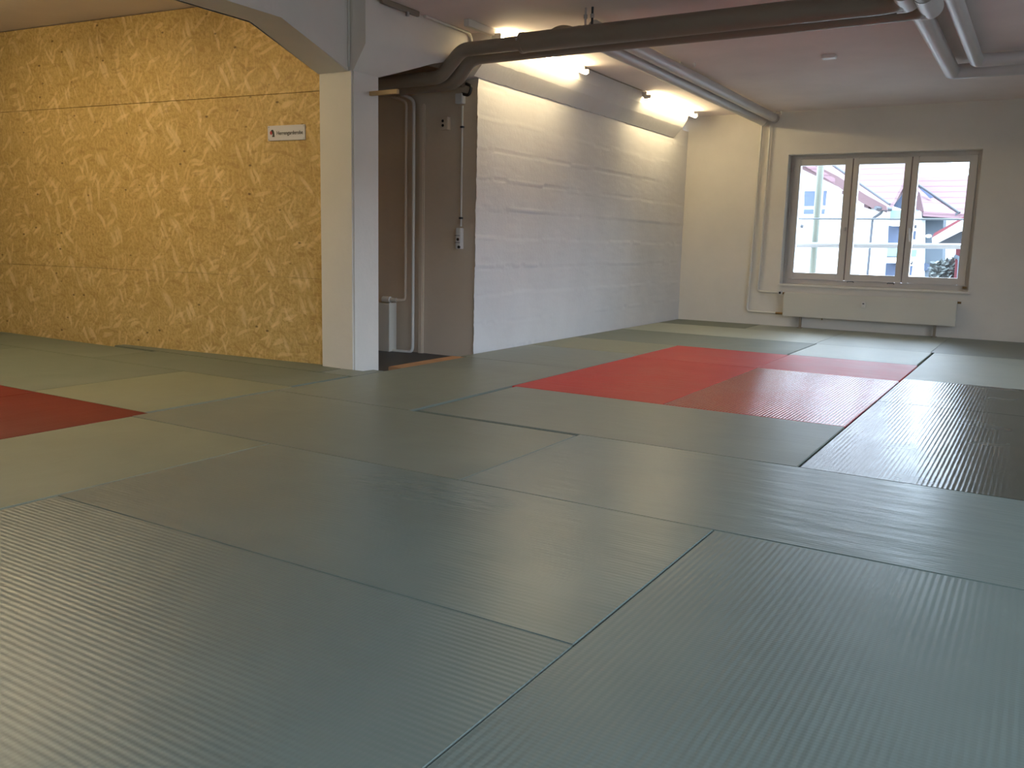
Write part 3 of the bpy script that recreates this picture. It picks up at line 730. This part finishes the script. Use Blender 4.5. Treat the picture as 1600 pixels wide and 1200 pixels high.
for py in (368, 379):
    q = U(714, py, 1, YR - .05); part(box('joint_line', q.x - .022, q.x + .028, YR - .0515, YR - .049, q.z - .002, q.z + .002, MT['black']), st)
ca = U(724, 165, 1, YR - .015); cb = U(718.5, 354, 1, YR - .015)
cd_ = thing('cable_conduit', (cb.x, YR, cb.z), 'thin vertical cable conduit from the junction box down to the power sockets', 'conduit')
tube('conduit_tube', [(ca.x - .01, YR - .012, ca.z), (ca.x - .01, YR - .012, cb.z)], 0.009, MT['wpipe'], cd_, seg=10)
for z in (1.80, 1.09): box('conduit_clip', ca.x - .024, ca.x + .004, YR - .024, YR, z - .008, z + .008, MT['gutter'], .002, cd_)
tag(tube('cable', [(U(722, 150, 1, YR - .03).x, YR - .03, 2.05), (U(733, 152, 1, YR - .05).x, YR - .05, 2.03), (U(737, 140, 1, YR - .05).x, YR - .05, 2.10), (U(728, 135, 1, YR - .05).x, YR - .05, 2.12)], 0.012, MT['black'], None, .03),
    'black cable loop beside the junction box', 'cable')
tag(tube('insulated_pipe', [(U(690, 100, 1, 4.12).x - .35, 4.15, 2.13), (U(724, 125, 1, 4.15).x, 4.15, 2.13)], 0.035, MT['pipe']), 'short dark pipe end in the shadow under the beam by the concrete wall', 'pipe')
tag(box('wood_batten', -3.226, -2.985, 3.06, 3.085, 1.868, 1.896, MT['wood'], 0.002), 'short pale wooden stick poking out of the column side under the beam', 'batten')

# ceiling bits
sm = thing('ceiling_cover', (U(1296, 86, 2, ZC).x, U(1296, 86, 2, ZC).y, ZC), 'small white cover plate on the ceiling right of the big pipes', 'ceiling cover')
q = sm.location
box('plate', q.x - .055, q.x + .055, q.y - .04, q.y + .04, ZC - 0.028, ZC, MT['plastic'], 0.004, sm)
q = U(592, 8, 2, ZC)
rl = thing('ceiling_rail', (-3.06, 3.2, ZC), 'short dark mounting rail on the ceiling edge above the column', 'rail')
box('rail_body', -3.10, -3.075, 3.02, 3.42, ZC - .035, ZC, MT['pipe'], .003, rl)
box('rail_hook', -3.09, -3.07, 3.28, 3.30, ZC - .06, ZC - .03, MT['steel'], .002, rl)
tag(tube('cable', [(-3.09, 3.5, ZC - .012), (-3.09, 4.06, ZC - .012), (-3.09, 4.09, ZC - .05), (-3.09, 4.09, 2.33)], 0.010, MT['wpipe'], None, .02), 'white cable along the ceiling edge above the doorway beam', 'cable')
tag(tube('cable', [(-3.252, 2.888, 2.03), (-3.252, 2.888, ZC)], 0.007, MT['wpipe']), 'thin white cable running up the column head between the two beams', 'cable')

# ------------------------------------------------------------------ sign
def on_wall(px, py):
    d = Vector(RC[0]) * ((px - 800) / FPX) + Vector(RC[1]) * ((py - 600) / FPX) + Vector(RC[2])
    P0 = PA + pn * 0.03; t = (P0 - CAM).dot(pn) / d.dot(pn); return CAM + d * t
c = on_wall(447.5, 207.5); ang = math.atan2(pd.y, pd.x)
sg = thing('door_sign', c, 'small white sign reading Herrengarderobe screwed to the chipboard wall', 'sign')
sg.rotation_euler = (0, 0, ang)
def sbox(name, x0, x1, y0, y1, z0, z1, m, bv=0, par=None):
    bm = bmesh.new(); abox(bm, x0, x1, y0, y1, z0, z1)
    if bv: bevel(bm, bv)
    o = finish(name, bm, m); o.parent = par or sg; return o
sbox('plate', -.168, .168, -.004, .006, -.052, .052, MT['sign'], .0015)
for sx in (-.158, .158):
    for sz in (-.042, .042):
        bm = bmesh.new(); atube(bm, [(sx, -.006, sz), (sx, -.003, sz)], .005, 10); o = finish('screw', bm, MT['steel']); o.parent = sg
cu = bpy.data.curves.new('lettering', 'FONT'); cu.body = 'Herrengarderobe'; cu.size = 0.036; cu.extrude = 0.0008
to = bpy.data.objects.new('tmp_text', cu); COL.objects.link(to)
dg = bpy.context.evaluated_depsgraph_get(); me = bpy.data.meshes.new_from_object(to.evaluated_get(dg)); bpy.data.objects.remove(to)
w_ = max(v.co.x for v in me.vertices) or 1
for v in me.vertices:
    x, y, z = v.co; v.co = (-.085 + x * .235 / w_, -.0052 - z, y * 1.05 - .013)
me.materials.clear(); me.materials.append(MT['text'])
lt = bpy.data.objects.new('lettering', me); COL.objects.link(lt); lt.parent = sg
bm = bmesh.new()   # black curved figure
aprism(bm, [(x, -.0042, z) for x, z in ((-.136, .018), (-.128, .024), (-.118, .024), (-.110, .012), (-.106, -.006), (-.104, -.026), (-.126, -.026), (-.120, -.010), (-.128, .004), (-.136, .008))], (0, -.0015, 0))
em = finish('emblem', bm, MT['text']); em.parent = sg
bm = bmesh.new(); aprism(bm, [(x, -.0058, z) for x, z in ((-.144, .008), (-.138, .016), (-.128, .012), (-.124, .002), (-.128, -.010), (-.138, -.010), (-.144, -.002))], (0, -.0015, 0))
e2 = finish('emblem_red_patch', bm, MT['redpaint']); e2.parent = em

# ------------------------------------------------------------------ outside
struct(box('ground', -70, 70, -60, 90, -5.2, -5.0, MT['ground']))
def P(u, v, y): return U(u, v, 1, y)
def poly(name, pix, y, depth, m, parent):
    return prism(name, [P(u, v, y) for u, v in pix], (0, depth, 0), m, 0, parent)
def quad3(name, pts, thick, m, parent):
    """roof slab from world points with thickness downwards"""
    bm = bmesh.new(); aprism(bm, pts, (0, 0, -thick)); return part(finish(name, bm, m), parent)
H = thing('house', P(1300, 420, 26) * 1, 'white rendered house with red tiled roof and gable, left and middle of the window view', 'house')
H.location.z = -5
yA = 24.0
# gable block
poly('gable_wall', [(1190, 214), (1252, 256), (1352, 308), (1372, 330), (1363, 600), (1190, 600)], yA, 8, MT['hwall'], H)
poly('verge', [(1190, 210), (1252, 246), (1310, 276), (1352, 304), (1385, 322), (1386, 328), (1370, 329), (1345, 316), (1310, 292), (1252, 264), (1190, 228)], yA - .5, 0.55, MT['verge'], H)
def RP(u, v, p0, n):
    d = Vector(RC[0]) * ((u - 800) / FPX) + Vector(RC[1]) * ((v - 600) / FPX) + Vector(RC[2])
    return CAM + d * ((p0 - CAM).dot(n) / d.dot(n))
def roof_pair(v1, v2, y1, pitch, main_px, side_px, parent, verge):
    """main slope facing us and the cross-gable slope meeting it in a valley from pixel v1 (eave) to v2"""
    a = math.radians(pitch); nm = Vector((0, -math.sin(a), math.cos(a)))
    V1 = P(v1[0], v1[1], y1); V2 = RP(v2[0], v2[1], V1, nm); VG = P(*verge); ns = (V2 - V1).cross(VG - V1).normalized()
    if ns.z < 0: ns = -ns
    quad3('main_roof', [RP(u, v, V1, nm) for u, v in main_px], .18, MT['roof'], parent)
    quad3('side_roof', [RP(u, v, V1, ns) for u, v in side_px], .14, MT['roof'], parent)
    tube('valley_flashing', [V1 + Vector((0, -.02, .02)), V2 + Vector((0, -.02, .03))], 0.045, MT['gutter'], parent, seg=8)
    return V1, V2, nm, ns
roof_pair((1390, 321), (1302, 260), yA + 0.6, 42, [(1390, 321), (1396, 314), (1420, 268), (1424, 180), (1200, 180), (1230, 210), (1302, 260)],
          [(1390, 321), (1302, 260), (1225, 207), (1190, 190), (1190, 212), (1252, 248), (1352, 306), (1386, 324)], H, (1252, 248, yA - .6))
poly('roof_edge', [(1419, 262), (1421, 300), (1409, 301), (1396, 318), (1393, 317), (1399, 306)], yA + 2.0, 0.3, MT['brown'], H)
tube('gutter', [P(1368, 325, yA - .6), P(1392, 327, yA - .2)], 0.055, MT['gutter'], H, seg=8)
tube('downpipe', [P(1379, 328, yA - .4), P(1377, 333, yA - .35), P(1364, 341, yA - .15), P(1363, 346, yA - .12), P(1355, 432, yA - .12), P(1350, 560, yA - .12)], 0.035, MT['gutter'], H, 0.15, 8)
poly('rafter_end', [(1350, 319), (1357, 322), (1357, 326), (1350, 324)], yA - .4, .4, MT['brown'], H)
poly('rafter_end', [(1316, 298), (1320, 298), (1319, 304), (1315, 303)], yA - .4, .4, MT['brown'], H)
poly('recessed_wall', [(1364, 326), (1394, 322), (1386, 600), (1355, 600)], yA + 1.0, 6, MT['hwall'], H)
for pix in ([(1388.5, 352), (1413, 352), (1411, 386), (1387, 386)], [(1384.5, 410), (1410, 410), (1408, 431), (1383, 431)]):
    poly('loggia_opening', pix, yA + .96, .05, MT['hglass'], H)
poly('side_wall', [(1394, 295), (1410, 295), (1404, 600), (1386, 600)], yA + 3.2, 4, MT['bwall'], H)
for pix in ([(1257, 298.5), (1274, 298.5), (1272, 322), (1256, 322)], [(1286.5, 298), (1291.5, 298), (1289.5, 321), (1285, 321)],
            [(1256, 327), (1272, 327), (1271, 334.5), (1255.5, 334.5)], [(1284, 327), (1289, 326.5), (1288, 334.5), (1283, 334.5)]):
    f = poly('window', pix, yA - .03, .05, MT['hglass'], H)
for pix in ([(1366.5, 358), (1379, 358), (1376, 387), (1363, 387)], [(1364, 387), (1375, 387), (1374, 395), (1362, 395)], [(1361, 417), (1373, 417), (1371, 428), (1360, 428)]):
    poly('window', pix, yA + .95, .05, MT['hglass'], H)
for i, (v0, v1) in enumerate(((328, 342.5), (386, 401))):
    d = -2.5 * i
    b_ = poly('balcony_railing', [(1391.5 + d * 2, v0), (1413, v0), (1412, v1), (1390.5 + d * 2, v1)], yA + .2, .06, MT['mint'], H)
    poly('balcony_slab', [(1390 + d * 2, v1), (1413, v1), (1412, v1 + 10), (1388.5 + d * 2, v1 + 10)], yA + .2, 1.6, MT['hwall'], H)
    poly('balcony_edge', [(1390 + d * 2, v1 - .6), (1405, v1 - .6), (1405, v1 + .9), (1390 + d * 2, v1 + .9)], yA + .15, .05, MT['gutter'], H)
tube('wall_lamp', [P(1395, 315, yA + 3.1), P(1396, 309, yA + 3.1)], 0.13, MT['gutter'], H, seg=8)
tube('wall_lamp', [P(1251, 353, yA - .1), P(1255, 354, yA - .1)], 0.05, MT['gutter'], H, seg=8)

J = thing('house', (2, 30, -5), 'second white house with a blue-shaded wall and red tiled roof, right pane of the window view', 'house')
yB = 27.0
poly('wall_pillar', [(1412, 330), (1440, 330), (1436, 600), (1405, 600)], yB, 3, MT['hwall'], J)
poly('shaded_wall', [(1439, 338), (1474, 342), (1469, 600), (1433, 600)], yB + 1.0, 4, MT['lwall'], J)  # wall in shade, its blue comes from the colour
poly('end_wall', [(1473, 338), (1530, 338), (1530, 600), (1467, 600)], yB + 1.8, 3, MT['hwall'], J)
poly('eave_shade', [(1440, 329), (1498, 333), (1490, 340), (1473, 341), (1439, 340)], yB + .2, .7, MT['gutter'], J)  # dark sheet standing for the shade below the eave
roof_pair((1499, 334), (1435, 291), yB + .3, 42, [(1499, 334), (1435, 291), (1415, 277), (1530, 274), (1526, 300), (1508, 334)],
          [(1499, 334), (1435, 291), (1434, 298), (1443, 330)], J, (1443, 330, yB - .6))
poly('skylight', [(1436, 294), (1440, 294.5), (1459, 308), (1453, 310)], yB + .4, .1, MT['hglass'], J)
poly('roof_edge', [(1434, 298), (1437, 301), (1443, 330), (1440, 331), (1431, 327)], yB - .7, .2, MT['brown'], J)
poly('window', [(1427, 361), (1431, 361), (1430, 374), (1426, 374)], yB - .04, .05, MT['bwall'], J)
poly('window', [(1421, 415.5), (1426, 415.5), (1424, 430), (1420, 430)], yB - .04, .05, MT['hglass'], J)
poly('balcony_railing', [(1425, 390), (1433, 390), (1431, 401), (1423, 401)], yB - .1, .06, MT['mint'], J)
sp = P(1446, 417, yB + .95)
tube('wall_lamp', [sp, sp + Vector((0, -.12, 0))], 0.12, MT['bwall'], J, seg=12)
tube('wall_lamp', [P(1429, 354, yB - .1), P(1432, 354, yB - .1)], 0.05, MT['gutter'], J, seg=8)
tube('wall_lamp', [P(1422, 410, yB - .1), P(1426, 411, yB - .1)], 0.05, MT['gutter'], J, seg=8)

K = thing('shed', (1.5, 16, -5), 'red boarded outbuilding with white barge board at the right edge of the window view', 'shed')
yK = 17.0
poly('boarded_wall', [(1495, 365), (1560, 362), (1550, 640), (1478, 640)], yK, 3, MT['redwall'], K)
poly('barge_board', [(1456, 372), (1500, 346), (1560, 318), (1560, 336), (1500, 362), (1464, 380), (1457, 380)], yK - .9, .08, MT['hwall'], K)
poly('tiled_roof', [(1456, 371), (1460, 364), (1480, 353), (1510, 336), (1560, 305), (1560, 320), (1500, 346)], yK - .8, 3.6, MT['redwall'], K)
poly('eave_boards', [(1462, 380), (1500, 361), (1505, 362), (1500, 380)], yK - .5, .5, MT['gutter'], K)
poly('white_panel', [(1492, 358), (1515, 356), (1515, 365), (1493, 366)], yK - .3, .1, MT['hwall'], K)
tube('downpipe', [P(1491, 400, yK - .1), P(1498, 403, yK - .1), P(1500, 406, yK - .1), P(1498, 440, yK - .1), P(1494, 560, yK - .1)], 0.035, MT['lwall'], K, .1, 8)
ds = P(1451, 369, yK - 1.0)
bm = bmesh.new(); bmesh.ops.create_icosphere(bm, subdivisions=2, radius=.055, matrix=Matrix.Translation(ds) @ Matrix.Diagonal((1.0, .8, .6, 1)))
part(finish('globe_lamp', bm, MT['hwall'], None, True), K)

def far_block(x0, x1, y0, y1, top, label):  # unseen block added to hold back low sky light at the windows
    t = thing('sky_blocker', ((x0 + x1) / 2, (y0 + y1) / 2, -5), label, 'sky_blocker')
    box('walls', x0, x1, y0, y1, -5, top - 1.0, MT['ground'], 0, t)
    ex = .4
    bm = bmesh.new()
    if x1 - x0 < y1 - y0: aprism(bm, [(x0 - ex, y0 - ex, top - 1.0), (x1 + ex, y0 - ex, top - 1.0), ((x0 + x1) / 2, y0 - ex, top)], (0, y1 - y0 + 2 * ex, 0))
    else: aprism(bm, [(x0 - ex, y0 - ex, top - 1.0), (x0 - ex, y1 + ex, top - 1.0), (x0 - ex, (y0 + y1) / 2, top)], (x1 - x0 + 2 * ex, 0, 0))
    part(finish('roof', bm, MT['brown']), t)
far_block(22, 30, -40, 50, 4.6, 'added unseen block to the right, cutting low sky light')
far_block(-30, 18, -32, -24, 4.6, 'added unseen block behind the camera, cutting low sky light')
def shrub(px0, px1, py0, py1, y, n, label):
    bm = bmesh.new(); rnd = random.Random(3)
    a = P(px0, py0, y); b = P(px1, py1, y)
    for i in range(n):
        c = Vector((rnd.uniform(a.x, b.x), y + rnd.uniform(-.3, .3), 0)); f = (c.x - a.x) / (b.x - a.x)
        top = a.z - (a.z - b.z) * (.55 * abs(rnd.gauss(0, .6)) + .35 * (1 - f)); c.z = top - rnd.random() * .9
        s = rnd.uniform(.04, .09); d1 = Vector([rnd.gauss(0, 1) for _ in range(3)]).normalized(); d2 = d1.orthogonal().normalized()
        vs = [bm.verts.new(c + d1 * s), bm.verts.new(c + d2 * s * .5), bm.verts.new(c - d1 * s), bm.verts.new(c - d2 * s * .5)]
        bm.faces.new(vs)
    t = thing('shrub', (a.x, y, -5), label, 'shrub')
    part(finish('foliage', bm, MT['leaf']), t)
    tube('stem', [((a.x + b.x) / 2, y, -5), ((a.x + b.x) / 2 + .1, y, b.z - .3), ((a.x + b.x) / 2, y, (a.z + b.z) / 2)], .04, MT['brown'], t, seg=8)
shrub(1458, 1492, 398, 432, 19.0, 1800, 'loose grey-green shrub beside the red outbuilding')
# rails and post just outside the window
yO = 9.62
tag(tube('safety_rail', [P(1185, 341.5, yO) + Vector((0, -.42, 0)), P(1185, 341.5, yO), P(1575, 343, yO), P(1575, 343, yO) + Vector((0, -.42, 0))], 0.0105, MT['rail']), 'thin grey metal rail outside the window, upper one', 'rail')
tag(tube('safety_rail', [P(1185, 382, yO + .1) + Vector((0, -.52, 0)), P(1185, 382, yO + .1), P(1575, 385.5, yO + .1), P(1575, 385.5, yO + .1) + Vector((0, -.52, 0))], 0.032, MT['wrail']), 'thick white rail outside the window, lower one', 'rail')
q = P(1276, 340, yO + .2)
tag(tube('scaffold_post', [(q.x, q.y, -5), (q.x, q.y, 7)], 0.042, MT['postm']), 'pale upright post outside the left pane of the window', 'post')
